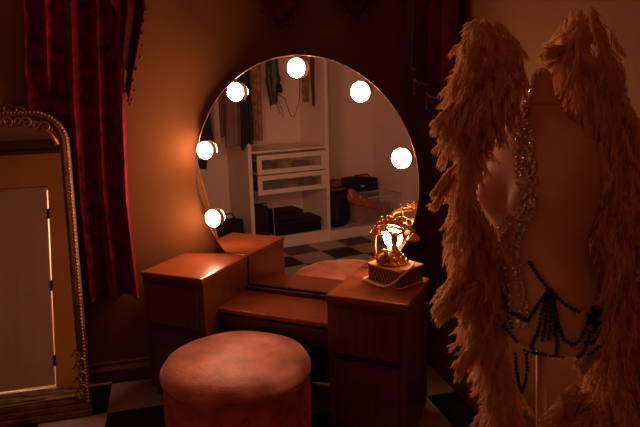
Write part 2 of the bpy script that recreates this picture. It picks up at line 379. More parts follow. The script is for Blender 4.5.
# right of the unit, on the platform
tub = thing('plastic_tub', 'clear plastic storage tub full of fabric on the white platform', 'tub', (-1.86, -2.18, .10))
T = MB()
def tubw(x0, x1, y0_, y1_): T.box(x0, x1, y0_, y1_, .004, .285)
tubw(.144, .148, -.28, .28); tubw(-.148, -.144, -.28, .28); tubw(-.148, .148, .28, .284); tubw(-.148, .148, -.284, -.28)
T.box(-.148, .148, -.284, .284, 0, .004)
T.build('tub_wall', 'acryl', tub)
MB().box(-.158, .158, .284, .296, .278, .292).box(-.158, .158, -.296, -.284, .278, .292).box(.148, .158, -.296, .296, .278, .292).box(-.158, -.148, -.296, .296, .278, .292).build('tub_rim', 'acryledge', tub, bevel=.002)
lump('packed_fabric', (-1.86, -2.17, .106), .12, .24, .09, 'brown', 6.5, 'brown fabric packed inside the clear plastic tub', 'fabric')
# black bag lying over the tub's rim, with a small label
bb = thing('holdall_bag', 'black holdall bag slumped behind and above the plastic tub', 'bag', (-2.10, -2.19, .10))
mb = MB()
mb.grid(lambda u, v: Vector((sin(2*pi*u)*.075*(1-.35*v)*(1 if v > .001 else .8), cos(2*pi*u)*lerp(.27, .23, v)*(1+.03*sin(9*u)), .43*v+.02*sin(3*pi*u)*v)), 28, 8, True)
mb.v += [(0, 0, .44)]; k_ = len(mb.v)-1; base = 7*28
mb.f += [(base+i, base+(i+1) % 28, k_) for i in range(28)] + [tuple(reversed(range(28)))]
mb.build('body', 'black', bb, smooth=True)
MB().box(.062, .066, -.02, .02, .34, .36).build('patch', 'paper', bb)
MB().tube([(.03, -.12, .43), (.05, -.07, .47), (.05, .07, .47), (.03, .12, .43)], .008).build('strap', 'blackgloss', bb)
lump('dark_clothes_pile', (-1.86, -1.76, .10), .12, .115, .185, 'black', 8.8, 'pile of black clothes against the closet unit side', 'clothes')
hb = thing('brown_hat', 'brown felt hat resting on the pile of black clothes', 'hat', (-1.88, -1.765, .478))
MB().lathe([(.075, 0), (.105, .004), (.108, .010), (.075, .018), (.068, .07), (.05, .10), (.02, .095)], 28).build('felt', 'tanfelt', hb, smooth=True)
MB().lathe([(.0755, .020), (.0735, .045)], 28, closed=False).build('hat_band', 'black', hb, smooth=True)
# rose coloured fabric flower spray leaning out across the tub
rs = thing('fabric_rose_spray', 'rose coloured fabric spray with pale flowers leaning across the tub', 'flowers', (-1.715, -1.95, 0))
mb = MB()
def sp(u, v):
    a = 2*pi*u; c_ = Vector((lerp(.03, -.02, v), lerp(.13, -.33, v), lerp(.44, .22, v)))
    r_ = lerp(.075, .02, v)*(1+.35*noise.noise(Vector((cos(a)*2, sin(a)*2, v*6))))
    return c_+Vector((sin(a)*r_*.7, 0, cos(a)*r_))
mb.grid(sp, 16, 16, True); mb.build('cloth', 'rose', rs, smooth=True)
mb = MB()
for k in range(9):
    c_ = (.05+random.uniform(-.01, .02), .14-k*.018+random.uniform(-.02, .02), .47-k*.012+random.uniform(-.015, .02))
    for p_ in range(5):
        a = 2*pi*p_/5; mb.ball((c_[0], c_[1]+.011*cos(a), c_[2]+.011*sin(a)), .009, 6, 4)
mb.build('flowers', 'paper', rs, smooth=True)
mb = MB().tube([(-.01, -.30, .24), (-.01, -.40, .18), (-.02, -.47, .101)], .01, 8)
mb.build('stem', 'brown', rs, smooth=True)

# ------------------------------------------------------------------ vanity
VW, VD, VL, HC, YC = .36, .367, 1.347, .476, .12
van = thing('vanity_table', 'honey wood vanity with two drawer pedestals and a lower middle shelf', 'vanity', (0, 0, 0), TH)
def slab(mb, x0, x1, y0_, y1_, z0, z1, rr, side):
    # top slab whose inner front corner and edge are rounded over
    mb.box(x0, x1, y0_, y1_, z0, z1)
for k, (x0, x1) in enumerate(((0, VW), (VL-VW, VL))):
    def prism(i_, f_, dout, din, z0, z1):
        i_ = min(i_, .02)
        P_ = [(x0+i_, f_), (x1-i_, f_), (x1-i_, din if k == 0 else dout), (x1-.22 if k else x1-.14, din), (x0+.22 if k == 0 else x0+.14, din), (x0+i_, dout if k == 0 else din)]
        return MB().add([(a_, b_, z_) for z_ in (z0, z1) for a_, b_ in P_], [tuple(range(6)), tuple(range(6, 12))]+[(j, (j+1) % 6, 6+(j+1) % 6, 6+j) for j in range(6)])
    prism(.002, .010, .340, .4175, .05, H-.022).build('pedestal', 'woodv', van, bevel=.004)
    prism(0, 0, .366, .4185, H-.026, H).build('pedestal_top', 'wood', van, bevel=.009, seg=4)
    prism(.02, .03, .325, .38, 0, .05).build('plinth', 'wooddark', van)
    for z0, z1 in ((.400, .612), (.075, .372)):
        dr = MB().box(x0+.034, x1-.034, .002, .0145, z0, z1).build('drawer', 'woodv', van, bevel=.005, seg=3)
        MB().box(x0+.045, x1-.045, -.004, .002, z1-.006, z1-.001).build('finger_pull', 'wooddark', dr, bevel=.001)
    MB().box(x0+.03, x1-.03, .010, .0145, .372, .400).build('drawer_rail', 'wooddark', van)
MB().box(VW-.008, VL-VW+.008, YC, VD+.04, HC-.022, HC).build('middle_shelf', 'wood', van, bevel=.006, seg=3)
MB().box(VW-.008, VL-VW+.008, YC+.02, VD, HC-.125, HC-.022).build('apron', 'wooddark', van)
ad = MB().box(VW+.02, VL-VW-.02, YC+.010, YC+.021, HC-.118, HC-.034).build('drawer', 'wooddark', van, bevel=.003)
MB().box(VW+.03, VL-VW-.03, YC+.004, YC+.012, HC-.040, HC-.034).build('finger_pull', 'wooddark', ad)
MB().box(VW-.008, VL-VW+.008, VD+.026, VD+.042, .40, HC+.024).build('back_rail', 'wooddark', van, bevel=.003)
MB().box(VW-.008, VL-VW+.008, VD-.012, VD+.0, .06, HC-.125).build('modesty_panel', 'woodv', van)
MB().box(VW+.001, VL-VW-.001, VD+.001, VD+.025, .10, HC-.03).build('back_panel', 'wooddark', van)

# round mirror with seven lit lamps round its rim
MX, MZ, MR, MY = .6725, 1.065, .605, .4237
rm = thing('round_mirror', 'large round frameless mirror behind the vanity ringed with lit lamps', 'mirror', V2R(MX, MY, MZ), TH)
RX = Matrix.Rotation(pi/2, 4, 'X')      # lathe axis z -> -y (towards the room)
def mirror_outline(r_, z0):
    a0 = math.asin(-.40/r_); P_ = [(r_*cos(a), r_*sin(a)) for a in [lerp(a0, pi-a0, k/120) for k in range(121)]]
    return P_+[(-r_*cos(a0), z0), (r_*cos(a0), z0)]
def plate(P_, y0_, y1_):
    N = len(P_); return MB().add([(x, y, z) for y in (y0_, y1_) for x, z in P_], [tuple(range(N)), tuple(range(N, 2*N))]+[(j, (j+1) % N, N+(j+1) % N, N+j) for j in range(N)])
plate(mirror_outline(MR-.004, -.585), 0, .003).build('mirror_glass', 'mirror', rm)
a0 = math.asin(-.40/MR)
MB().tube([((MR-.001)*cos(a), .001, (MR-.001)*sin(a)) for a in [lerp(a0, pi-a0, k/120) for k in range(121)]], .0028, 8).build('mirror_rim', 'rim', rm, smooth=True)
plate(mirror_outline(MR-.012, -.585), .004, .014).build('backing_board', 'wooddark', rm)
for a in (164.3, 126.1, 88.0, 51.9, 13.9, -157.0, -26.3):
    a = radians(a); c_ = Matrix.Translation((.545*cos(a), -.0015, .545*sin(a))) @ RX
    lb_ = MB().lathe([(.040, 0), (.047, .003), (.0485, .016), (.0455, .020)], 28, c_).build('lamp_housing', 'housing', rm, smooth=True)
    MB().lathe([(.045, .0200), (.0448, .0235), (.041, .0270), (.033, .0300), (.020, .0320), (.001, .033)], 20, c_).build('lit_dome', 'bulb', lb_, smooth=True)

# ------------------------------------------------------------------ antique telephone on the right pedestal
PH = V2R(1.215, .262, H+.0005); PR = TH+radians(-24)
ph = thing('antique_telephone', 'ornate gilt antique telephone on a dark box beside the mirror', 'telephone', PH, PR); ph.scale = (1.13, 1.13, 1.13)
B = .083
MB().box(-B, B, -B*.80, B*.80, .006, .070).build('box', 'lattice', ph, bevel=.003)
MB().box(-B-.005, B+.005, -B*.8-.005, B*.8+.005, .068, .076).build('box_lid', 'satin', ph, bevel=.003)
MB().box(-B-.004, B+.004, -B*.8-.004, B*.8+.004, 0, .010).build('box_foot', 'brass', ph, bevel=.003)
mb = MB()
for k in range(9):          # crossed lattice strips on the two faces towards the room
    t_ = -B+.012+k*(2*B-.024)/8
    for s_ in (-1, 1):
        mb.tube([(t_-.012*s_, -B*.8-.001, .014), (t_+.012*s_, -B*.8-.001, .066)], .0012, 5)
        mb.tube([(-B-.001, (t_-.012*s_)*.8, .014), (-B-.001, (t_+.012*s_)*.8, .066)], .0012, 5)
mb.build('lattice_strips', 'brass', ph)
# domed body, dial, column, cradle
MB().lathe([(.056, .076), (.058, .082), (.050, .090), (.044, .104), (.030, .120), (.018, .128)], 24, Matrix.Translation((-.012, .0, 0))).build('domed_body', 'brass', ph, smooth=True)
mb = MB()
for k in range(14):
    a = 2*pi*k/14; mb.ball((-.012+.055*cos(a), .055*sin(a), .083), .0085, 8, 6)
for k in range(9):
    a = 2*pi*k/9; mb.ball((-.012+.042*cos(a), .042*sin(a), .104), .0075, 8, 6)
mb.build('scroll_ornament', 'brass', ph, smooth=True)
dm = Matrix.Translation((-.020, -.050, .108)) @ Matrix.Rotation(radians(62), 4, 'X')
dl_ = MB().lathe([(.030, 0), (.032, .004), (.030, .008), (.012, .010), (.010, .013)], 28, dm).build('rotary_dial', 'gold', ph, smooth=True)
mb = MB()
for k in range(10):
    a = 2*pi*k/10*.85; mb.lathe([(.0042, .0085), (.0042, .0095)], 10, dm @ Matrix.Translation((.021*cos(a), .021*sin(a), 0)))
mb.build('finger_hole', 'black', dl_)
MB().lathe([(.022, .124), (.013, .134), (.011, .160), (.016, .170), (.012, .180), (.020, .190), (.012, .200)], 20, Matrix.Translation((-.004, 0, 0))).build('column', 'brass', ph, smooth=True)
mb = MB()
for sx in (-1, 1):
    mb.tube([(-.004, 0, .192), (sx*.022-.004, 0, .196), (sx*.042-.004, 0, .206), (sx*.050-.004, 0, .224)], lambda t: .007-.003*t, 10)
    for sy in (-1, 1):
        mb.tube([(sx*.046-.004, 0, .210), (sx*.048-.004, sy*.014, .220), (sx*.050-.004, sy*.020, .238), (sx*.052-.004, sy*.016, .250)], lambda t: .005-.002*t, 8)
        mb.ball((sx*.052-.004, sy*.016, .252), .0065, 8, 6)
mb.build('cradle', 'brass', ph, smooth=True)
hs = MB().tube([(-.100, 0, .214), (-.085, 0, .226), (-.05, 0, .236), (0, 0, .240), (.05, 0, .236), (.078, 0, .228), (.092, 0, .216)], lambda t: .0085+.004*sin(pi*t), 12).build('handset', 'brass', ph, smooth=True)
MB().lathe([(.010, .0), (.012, -.010), (.026, -.024), (.028, -.034), (.022, -.036)], 20, Matrix.Translation((-.100, 0, .214))).build('mouthpiece', 'brass', hs, smooth=True)
MB().lathe([(.010, .0), (.013, -.008), (.024, -.016), (.025, -.028), (.020, -.030)], 20, Matrix.Translation((.094, 0, .214))).build('earpiece', 'brass', hs, smooth=True)
mb = MB()
for k in range(8):
    a = 2*pi*k/8; mb.ball((.020*cos(a)-.004, .014*sin(a), .252+.006*sin(k*2.3)), .0085, 8, 6)
mb.ball((-.004, 0, .262), .011); mb.ball((-.030, 0, .257), .009); mb.ball((.024, 0, .259), .010)
mb.tube([(.030, 0, .245), (.034, -.004, .262), (.042, -.006, .268), (.046, -.002, .258)], .005, 8)
mb.build('crest', 'brass', ph, smooth=True)
cpts = [(-.095, .0, .200), (-.118, .01, .13), (-.116, .02, .05), (-.108, .0, .007), (-.100, -.074, .007), (-.05, -.090, .008), (.02, -.094, .008), (.070, -.092, .03), (.094, -.070, .062), (.098, -.02, .082), (.07, .03, .086)]
def cr(P_, n=8):
    P_ = [Vector(p) for p in P_]; out = []
    for i in range(len(P_)-1):
        a = P_[max(i-1, 0)]; b_ = P_[i]; c_ = P_[i+1]; d_ = P_[min(i+2, len(P_)-1)]
        for k in range(n):
            t_ = k/n
            out.append(.5*((2*b_)+(c_-a)*t_+(2*a-5*b_+4*c_-d_)*t_*t_+(3*b_-a-3*c_+d_)*t_**3))
    out.append(P_[-1]); return out
MB().tube(cr(cpts), .0048, 8).build('cord', 'cord', ph, smooth=True)

# ------------------------------------------------------------------ stool
SX, SY, SR, SH = .652, -.198, .316, .428
st = thing('velvet_stool', 'round dusty rose velvet stool in front of the vanity', 'stool', V2R(SX, SY, 0), 0)
prof = [(SR-.012, .346), (SR-.002, .349), (SR+.002, .356), (SR+.003, .366), (SR-.003, .376), (SR-.018, .399), (SR-.05, .414), (SR-.11, .422), (SR-.2, .427), (.001, .429)]
mb = MB(); mb.lathe(prof, 72)
for i, v in enumerate(mb.v):
    n_ = noise.noise(Vector(v)*6)*.004; mb.v[i] = (v[0]*(1+n_), v[1]*(1+n_), v[2]+(n_*.8 if v[2] > .36 else 0))
mb.build('seat_cushion', 'pink', st, smooth=True)
MB().tube([(cos(2*pi*k/72)*(SR-.004), sin(2*pi*k/72)*(SR-.004), .346) for k in range(73)], .0058, 8, cap=False).build('piping', 'pinkdeep', st, smooth=True)
# tufted drum: diamonds between two rows of buttons
NB = 16; rows = [(.270, 0), (.185, .5), (.100, 0)]
def dist_btn(a, z):
    best = 9
    for zr, off in rows:
        k = round(a/(2*pi)*NB-off); ac = (k+off)/NB*2*pi
        d1 = math.hypot((a-ac)*SR, (z-zr)); best = min(best, d1)
    return best
def drum(u, v):
    a = 2*pi*u; z = lerp(.03, .344, v)
    d_ = dist_btn(a, z); r_ = SR-.008-.024*math.exp(-(d_/.020)**2)+.004*sin(pi*v)
    return Vector((r_*cos(a), r_*sin(a), z))
MB().grid(drum, 320, 36, True).build('upholstered_drum', 'pinkdeep', st, smooth=True)
for zr, off in rows:
    for k in range(NB):
        a = (k+off)/NB*2*pi; r_ = SR-.024
        MB().ball((r_*cos(a), r_*sin(a), zr), .009, 10, 6).build('button', 'pinkdeep', st, smooth=True)
MB().lathe([(SR-.03, 0), (SR-.025, .005), (SR-.025, .032)], 64).build('base_ring', 'wooddark', st)

# ------------------------------------------------------------------ leaning floor mirror
LEAN = radians(11.5)
FX0, FX1, FH = -1.10, -.279, 1.475
fm = thing('floor_mirror', 'tall gilded floor mirror with rounded top leaning against the wall', 'mirror', (0, -.095, 0), 0)
fm.rotation_euler = (-LEAN, 0, 0)
RC = .16
def outline(inset, n=10):
    x0, x1, z0, z1 = FX0+inset, FX1-inset, inset*1.0, FH-inset; r_ = max(.02, RC-inset)
    p = [(x0, z0), (x1, z0)]
    for k in range(n+1):
        a = pi/2*k/n; p.append((x1-r_+r_*cos(a), z1-r_+r_*sin(a)))
    for k in range(n+1):
        a = pi/2+pi/2*k/n; p.append((x0+r_+r_*cos(a), z1-r_+r_*sin(a)))
    return p
def ring(levels, name, m, **k):
    vs = []; fs = []; N = None
    for ins, y in levels:
        o_ = outline(ins); N = len(o_); vs += [(x, y, z) for x, z in o_]
    for i in range(len(levels)-1):
        for j in range(N):
            j2 = (j+1) % N; fs.append((i*N+j, i*N+j2, (i+1)*N+j2, (i+1)*N+j))
    return MB().add(vs, fs).build(name, m, fm, **k)
ring([(0, .022), (0, -.004), (.007, -.012), (.013, -.010), (.018, -.020), (.027, -.023), (.033, -.016), (.039, -.014), (.043, -.004), (.045, .004)], 'frame', 'golddark', auto=True)
o_ = outline(.043); MB().add([(x, .002, z) for x, z in o_], [tuple(range(len(o_)))]).build('mirror_glass', 'mirrorold', fm)
o_ = outline(.004); MB().add([(x, y, z) for y in (.004, .022) for x, z in o_], [tuple(range(len(o_))), tuple(range(len(o_), 2*len(o_)))]+[(j, (j+1) % len(o_), len(o_)+(j+1) % len(o_), len(o_)+j) for j in range(len(o_))]).build('back_board', 'wooddark', fm)
# beading round the frame
o_ = outline(.010, 16); pts = []
for a, b_ in zip(o_, o_[1:]+o_[:1]):
    L_ = math.hypot(b_[0]-a[0], b_[1]-a[1]); pts.append((a, b_, L_))
mb = MB(); step = .0165; carry = 0
for a, b_, L_ in pts:
    s_ = carry
    while s_ < L_:
        t_ = s_/L_; mb.ball((lerp(a[0], b_[0], t_), -.014, lerp(a[1], b_[1], t_)), .0072, 7, 5); s_ += step
    carry = s_-L_
bd = mb.build('bead_trim', 'satin', fm, smooth=True)
# broad moulded plinth along the foot
MB().box(FX0-.006, FX1+.006, -.034, .020, 0, .030).box(FX0+.002, FX1-.002, -.028, .0, .030, .060).box(FX0+.02, FX1-.02, -.022, .0, .060, .085).build('foot_moulding', 'golddark', fm, bevel=.006, seg=3)
# carved scrolls: corner sprays and the crest
def scroll(mb, c, r, turns, sgn, th, y=-.024):
    P_ = []
    for k in range(28):
        t_ = k/27; a = turns*2*pi*t_; rr = r*(1-t_*.85); P_.append((c[0]+sgn*rr*cos(a), y-.006*sin(pi*t_), c[1]+rr*sin(a)))
    mb.tube(P_, lambda t: th*(1-.6*t), 7)
mb = MB()
for k in range(7):
    z = .10+k*.032; scroll(mb, (FX1-.036+(.006 if k % 2 else -.006), z), .020, 1.2, 1 if k % 2 else -1, .006)
mb.build('side_carving', 'gold', fm, smooth=True); mb = MB()
for (x, z) in ((FX1-.10, FH-.085), (FX1-.18, FH-.060), (FX1-.26, FH-.058)):
    scroll(mb, (x, z), .030, 1.3, -1, .007, -.022); scroll(mb, (x-.035, z+.005), .022, 1.2, 1, .006, -.022)
mb.tube([(FX1-.05, -.02, FH-.17), (FX1-.075, -.024, FH-.12), (FX1-.115, -.024, FH-.075)], lambda t: .012-.007*t, 8)
mb.build('corner_carving', 'gold', fm, smooth=True)
mb = MB(); cx = (FX0+FX1)/2
for sg in (-1, 1):
    for k, (dx, dz, r_) in enumerate(((.045, .035, .036), (.10, .022, .030), (.15, .012, .024), (.20, .006, .018), (.03, .080, .024), (.075, .060, .020))):
        scroll(mb, (cx+sg*dx, FH+dz-.004), r_, 1.25, sg, .0085, -.006)
    for k in range(6):
        a = radians(20+k*22); mb.tube([(cx+sg*.01, -.006, FH), (cx+sg*(.01+.05*cos(a)), -.014, FH+.05*sin(a)), (cx+sg*(.01+.09*cos(a)), -.006, FH+.085*sin(a))], lambda t: .008-.005*t, 6)
mb.ball((cx, -.010, FH+.02), .030, 12, 8, (1, .5, 1.2))
mb.build('crest_carving', 'golddark', fm, smooth=True)

# ------------------------------------------------------------------ curtains
def curtain(name, label, u0, u1, ztop, zbot, m, seed, foldfn, yfn, hem=None, th=.004, nu=160, nv=60, rot=0):
    mb = MB()
    def fn(u, v):
        z = lerp(ztop, zbot(u) if callable(zbot) else zbot, v)
        uu = lerp(u0(z), u1(z), u)
        return Vector(foldfn(uu, u, z, v, yfn))
    mb.grid(fn, nu, nv)
    o_ = mb.build(name, m, None, smooth=True, solid=th)
    return tag(o_, label, 'curtain')
def fold1(uu, u, z, v, yfn):
    back = max(0, min(1, (-.27-uu)/.05)) * max(0, min(1, (1.62-z)/.1))      # lies flat behind the mirror's top
    a = u*4.1*2*pi + 2.2 + .9*noise.noise(Vector((z*.9, 3, u*2)))
    rdg = (.5+.5*sin(a))**1.05 + .14*(.5+.5*sin(2.3*a+1+z))
    amp = lerp(.075, .022, back)
    y = .283 - amp*rdg*(.75+.35*u) + .004*noise.noise(Vector((u*16, z*3, 0)))
    return (uu+.010*cos(a), min(y, .287), z)
ct = curtain('velvet_curtain', 'crimson crushed velvet curtain panel hanging beside the floor mirror',
        lambda z: pw([(.4, -.47), (1.5, -.455), (2.3, -.38)], z), lambda z: pw([(.4, -.020), (1.0, -.025), (1.5, .000), (2.3, .05)], z), 2.42, lambda u: .462+.004*sin(u*25), 'velvetred', 1, fold1, None)
# jabot with bobble fringe over the panel's right edge
def edge_len(u): return pw([(0, 2.05), (.2, 1.83), (.45, 1.60), (.7, 1.50), (1, 1.62)], u)
def jab(uu, u, z, v, yfn):
    a = u*3.2*2*pi; return (uu+.010*cos(a*2), min(.285, .205-.028*sin(a)), z)
JX0, JX1 = -.12, .125
def jx(u, z): return lerp(JX0, pw([(1.45, .010), (1.6, .045), (1.75, .085), (1.9, .125), (2.4, .15)], z), u)
mb = MB()
def fj(u, v):
    zb = pw([(0, 2.15), (.35, 1.98), (.6, 1.76), (.8, 1.58), (.9, 1.50), (1.0, 1.475)], u); z = lerp(2.42, zb, v)
    return Vector(jab(jx(u, z), u, z, v, None))
mb.grid(fj, 80, 50)
jb = thing('curtain_jabot', 'dark red jabot edged with small bobbles beside the crimson curtain', 'curtain valance', (0, 0, 0))
mb.build('cloth', 'damask', jb, smooth=True, solid=.004)
def bobbles(parent, pts, m='fringe', r=.0085, drop=.022):
    for p in pts:
        MB().ball((p[0], p[1], p[2]-drop), r, 8, 6).tube([p, (p[0], p[1], p[2]-drop)], .0015, 5).build('bobble', m, parent, smooth=True)
pts = []
for z in (1.50, 1.545, 1.59, 1.645, 1.70, 1.755, 1.81, 1.865, 1.92):
    p = jab(jx(1, z), 1, z, 0, None); pts.append((p[0]+.014+.008*sin(z*90), p[1]-.004, z+.004))
for u in (.96, .90, .84):
    p = fj(u, 1); pts.append((p.x, p.y-.004, p.z))
bobbles(jb, pts)
mb = MB()
for k in range(60):
    z = lerp(1.475, 2.1, k/59); p = jab(jx(1, z), 1, z, 0, None); mb.ball((p[0]+.004, p[1]-.002, z), .006, 6, 4)
mb.build('braid', 'fringe', jb, smooth=True)
# two scalloped swags above the round mirror, one on each wall of the corner
def swag(name, label, P0, P1, ztop, zb, nrm, bob):
    t_ = thing(name, label, 'curtain valance', (0, 0, 0)); P0 = Vector(P0); P1 = Vector(P1); N = Vector(nrm)
    def f(u, v):
        s_ = 4*u*(1-u); z = lerp(ztop, lerp(ztop-.08, zb, s_**.8), v)
        p = P0.lerp(P1, u)
        out = .035+.075*s_*v+.018*sin(v*22)*s_
        return Vector((p.x, p.y, 0))+N*out+Vector((0, 0, z))
    MB().grid(f, 60, 60).build('cloth', 'damask', t_, smooth=True, solid=.004)
    bobbles(t_, [tuple(f(u, 1)) for u in bob], r=.008)
swag('curtain_swag', 'dark red scalloped swag high above the left of the round mirror', (.58, YB), (.98, YB), 2.42, 1.84, (0, -1, 0), [.12, .2, .28, .36, .44, .52, .60, .68, .76, .84])
swag('curtain_swag', 'dark red scalloped swag high above the right of the round mirror', (.99, YB), (1.38, YB), 2.42, 1.88, (0, -1, 0), [.15, .25, .35, .45, .55, .65, .75, .85])
# right jabot with long bead tassels
rj = thing('curtain_jabot', 'dark red jabot with long bead tassels between mirror and feathers', 'curtain valance', (0, 0, 0))
def frj(u, v):
    y = lerp(-.02, -.46, u); zb = pw([(0, 1.60), (.18, 1.55), (.75, 1.43), (1.0, 1.40)], u); z = lerp(2.42, zb, v)
    a = u*3.1*2*pi
    return Vector((XR-.075+.030*sin(a), y+lerp(-.02, .02, v)*(1-u), z))
MB().grid(frj, 90, 50).build('cloth', 'damask', rj, smooth=True, solid=.004)
for u in (.06, .22, .38, .54, .70, .86, 1.0):
    p = frj(u, 1); mb = MB()
    for k in range(7): mb.ball((p.x-.006, p.y, p.z-.010-k*.010), .0042 if k < 6 else .007, 7, 5)
    mb.build('bead_tassel', 'tassel', rj, smooth=True)
mb = MB()
for k in range(70):
    p = frj(k/69, 1); mb.ball((p.x-.003, p.y, p.z), .006, 6, 4)
for k in range(40):
    p = frj(0, .45+.55*k/39); mb.ball((p.x-.003, p.y, p.z), .005, 6, 4)
mb.build('braid', 'tassel', rj, smooth=True)

# ------------------------------------------------------------------ dress form
# local frame: x = right as seen from the stool side, y = away, z up
TILT = radians(-2.75)
MP = Vector((1.104+.057*.97, -1.622-.057*.245, 0)); MRZ = radians(-14.2)
mn = thing('dress_form', 'cream dress form torso on a pole draped with jewels and feathers', 'mannequin', MP, MRZ); mn.rotation_euler = (0, TILT, MRZ)
TW = radians(-62)             # which way the chest faces: to the left, a little to the viewer
secs = [(1.560, .004, .004, .004), (1.557, .012, .012, .012), (1.550, .018, .018, .018), (1.538, .023, .023, .023), (1.528, .025, .025, .025), (1.505, .028, .028, .028), (1.486, .032, .032, .032), (1.474, .044, .042, .044), (1.450, .050, .048, .052), (1.432, .070, .056, .062),
        (1.408, .116, .074, .076), (1.380, .152, .090, .086), (1.345, .170, .100, .092), (1.30, .174, .110, .094), (1.25, .168, .116, .092), (1.21, .160, .118, .088), (1.17, .146, .106, .082),
        (1.13, .132, .094, .080), (1.09, .132, .092, .086), (1.04, .146, .100, .100), (.99, .164, .108, .114), (.94, .176, .110, .122), (.90, .178, .106, .122), (.865, .170, .098, .115), (.850, .150, .085, .100)]
def sec_at(z):
    for a, b_ in zip(secs, secs[1:]):
        if a[0] >= z >= b_[0]:
            t_ = (a[0]-z)/(a[0]-b_[0]); return [lerp(a[i], b_[i], t_) for i in (1, 2, 3)]
    return list(secs[-1][1:]) if z < 1 else list(secs[0][1:])
zs = []
for a, b_ in zip(secs, secs[1:]):
    n_ = max(1, int((a[0]-b_[0])/.012)); zs += [lerp(a[0], b_[0], k/n_) for k in range(n_)]
zs.append(secs[-1][0])
mb = MB(); vs = []; NN = 56
for z in zs:
    w_, f_, b2_ = sec_at(z)
    for k in range(NN):
        a = 2*pi*k/NN; s_ = cos(a); c_ = sin(a)      # s_ lateral, c_ >0 = front
        e = .85
        lx = math.copysign(abs(s_)**e, s_)*w_; ly = math.copysign(abs(c_)**e, c_)*(f_ if c_ > 0 else b2_)
        if c_ > 0:
            for sg in (-1, 1):
                ly += .042*math.exp(-((lx-sg*.078)/.048)**2-((z-1.245)/.050)**2)*c_
        # front (ly) -> towards local direction rotated by TW
        fx, fy = -ly, lx      # chest to -x before twist
        rot = radians(22)
        x_ = fx*cos(rot)-fy*sin(rot); y_ = fx*sin(rot)+fy*cos(rot)
        vs.append((x_+.012*0, y_, z))
fs = [(i*NN+k, i*NN+(k+1) % NN, (i+1)*NN+(k+1) % NN, (i+1)*NN+k) for i in range(len(zs)-1) for k in range(NN)]
fs += [tuple(range(NN)), tuple((len(zs)-1)*NN+k for k in reversed(range(NN)))]
tor = mb.add(vs, fs).build('torso', 'cream', mn, smooth=True)
TV_, TF_ = list(vs), list(fs)
bvh = BVHTree.FromPolygons([Vector(v) for v in vs], fs)
MB().lathe([(.042, 1.470), (.048, 1.473), (.049, 1.478), (.044, 1.481)], 32).build('neck_ring', 'polewhite', mn, smooth=True)
MB().lathe([(.014, .03), (.014, .86)], 20).build('pole', 'polewhite', mn, smooth=True)
MB().lathe([(.15, 0), (.15, .012), (.05, .022), (.02, .05)], 36).build('base', 'polewhite', mn, smooth=True)

def on_front(x, z, off=.004):
    for dx in (0, .004, .010, .018, .028, .04):
        h = bvh.ray_cast(Vector((x+dx, -1, z)), Vector((0, 1, 0)))
        if h[0] is not None: return h[0]+Vector((-.002, -off, 0))
    return Vector((x, -.02, z))
# image-like helper in metres on the form's own front elevation
def fe(px, py): return ((px-540)*.00264, 1.48-(py-100)*.00266)
# crystal chain: a band of stones from the neck down the chest
mb = MB(); rnd = random.Random(3)
band = [(100, 524, 2), (115, 520, 4), (135, 516, 6), (155, 513, 8), (175, 510, 9), (195, 507, 9), (215, 505, 9), (235, 504, 10), (255, 504, 11), (275, 505, 12), (300, 506, 11), (312, 506, 8)]
def bandat(y):
    for a, b_ in zip(band, band[1:]):
        if a[0] <= y <= b_[0]:
            t_ = (y-a[0])/(b_[0]-a[0]); return lerp(a[1], b_[1], t_), lerp(a[2], b_[2], t_)
    return band[-1][1:]
for k in range(520):
    y_ = 100+212*(k+rnd.random())/520; cx_, hw = bandat(y_)
    lane = rnd.choice((-1, -.4, .4, 1))*.62; px_ = cx_+lane*hw+rnd.uniform(-1, 1)
    x_, z_ = fe(px_, y_); p = on_front(x_, z_); mb.octa(p, rnd.uniform(.003, .0074))
for k in range(30):
    t_ = k/29; x_, z_ = fe(lerp(529, 524, t_), lerp(72, 100, t_)); p = on_front(x_, z_); mb.octa(p, rnd.uniform(.004, .0065))
tag(mb.build('crystal_necklace', 'crystal', None, loc=MP, rz=MRZ), 'long clear crystal chain hanging down the front of the cream torso', 'necklace')
# dark green bead strands round the hips
mb = MB()
def strand(P_, r=.0052, gap=.0105, sag=0):
    Q = cr([(a, b_, 0) for a, b_ in P_], 10); acc = 0; last = None
    for q in Q:
        x_, z_ = fe(q.x, q.y)
        p = on_front(x_, z_, .006) if z_ > .855 else Vector((x_, -.10, z_))
        if last is None or (p-last).length >= gap:
            mb.ball(p, r, 8, 6); last = p
def strand_fine(P_, **k):
    strand([(lerp(a[0], b_[0], t_), lerp(a[1], b_[1], t_)) for a, b_ in zip(P_, P_[1:]) for t_ in (0, .25, .5, .75)]+[P_[-1]], **k)
strand_fine([(517, 248), (523, 260), (529, 269)])
for e_ in ((519, 318), (523, 320), (527, 318), (531, 312)):
    strand_fine([(529, 269), ((529+e_[0])/2+(e_[0]-525)*.35, 293), e_])
strand_fine([(529, 269), (541, 282), (555, 290)])
strand_fine([(531, 270), (534, 300), (538, 314), (546, 320), (553, 314), (560, 300)])
strand_fine([(528, 271), (520, 285), (513, 303), (505, 302), (499, 305)])
for dx in (0, 4): strand_fine([(497+dx, 266), (496+dx, 290), (498+dx, 310), (501+dx, 322)])
strand_fine([(500, 322), (511, 336), (532, 342), (548, 344), (562, 338), (575, 325)])
strand_fine([(532, 300), (534, 330), (536, 343)]); strand_fine([(518, 318), (517, 332), (521, 340)])
for k in range(26):
    x_, z_ = fe(random.gauss(567, 5), random.gauss(299, 5)); mb.ball(on_front(x_, z_, .008), .0058, 8, 6)
strand_fine([(558, 318), (566, 320), (576, 312)]); strand_fine([(551, 342), (556, 330), (560, 318), (563, 306)])
belt = mb; mb = MB()
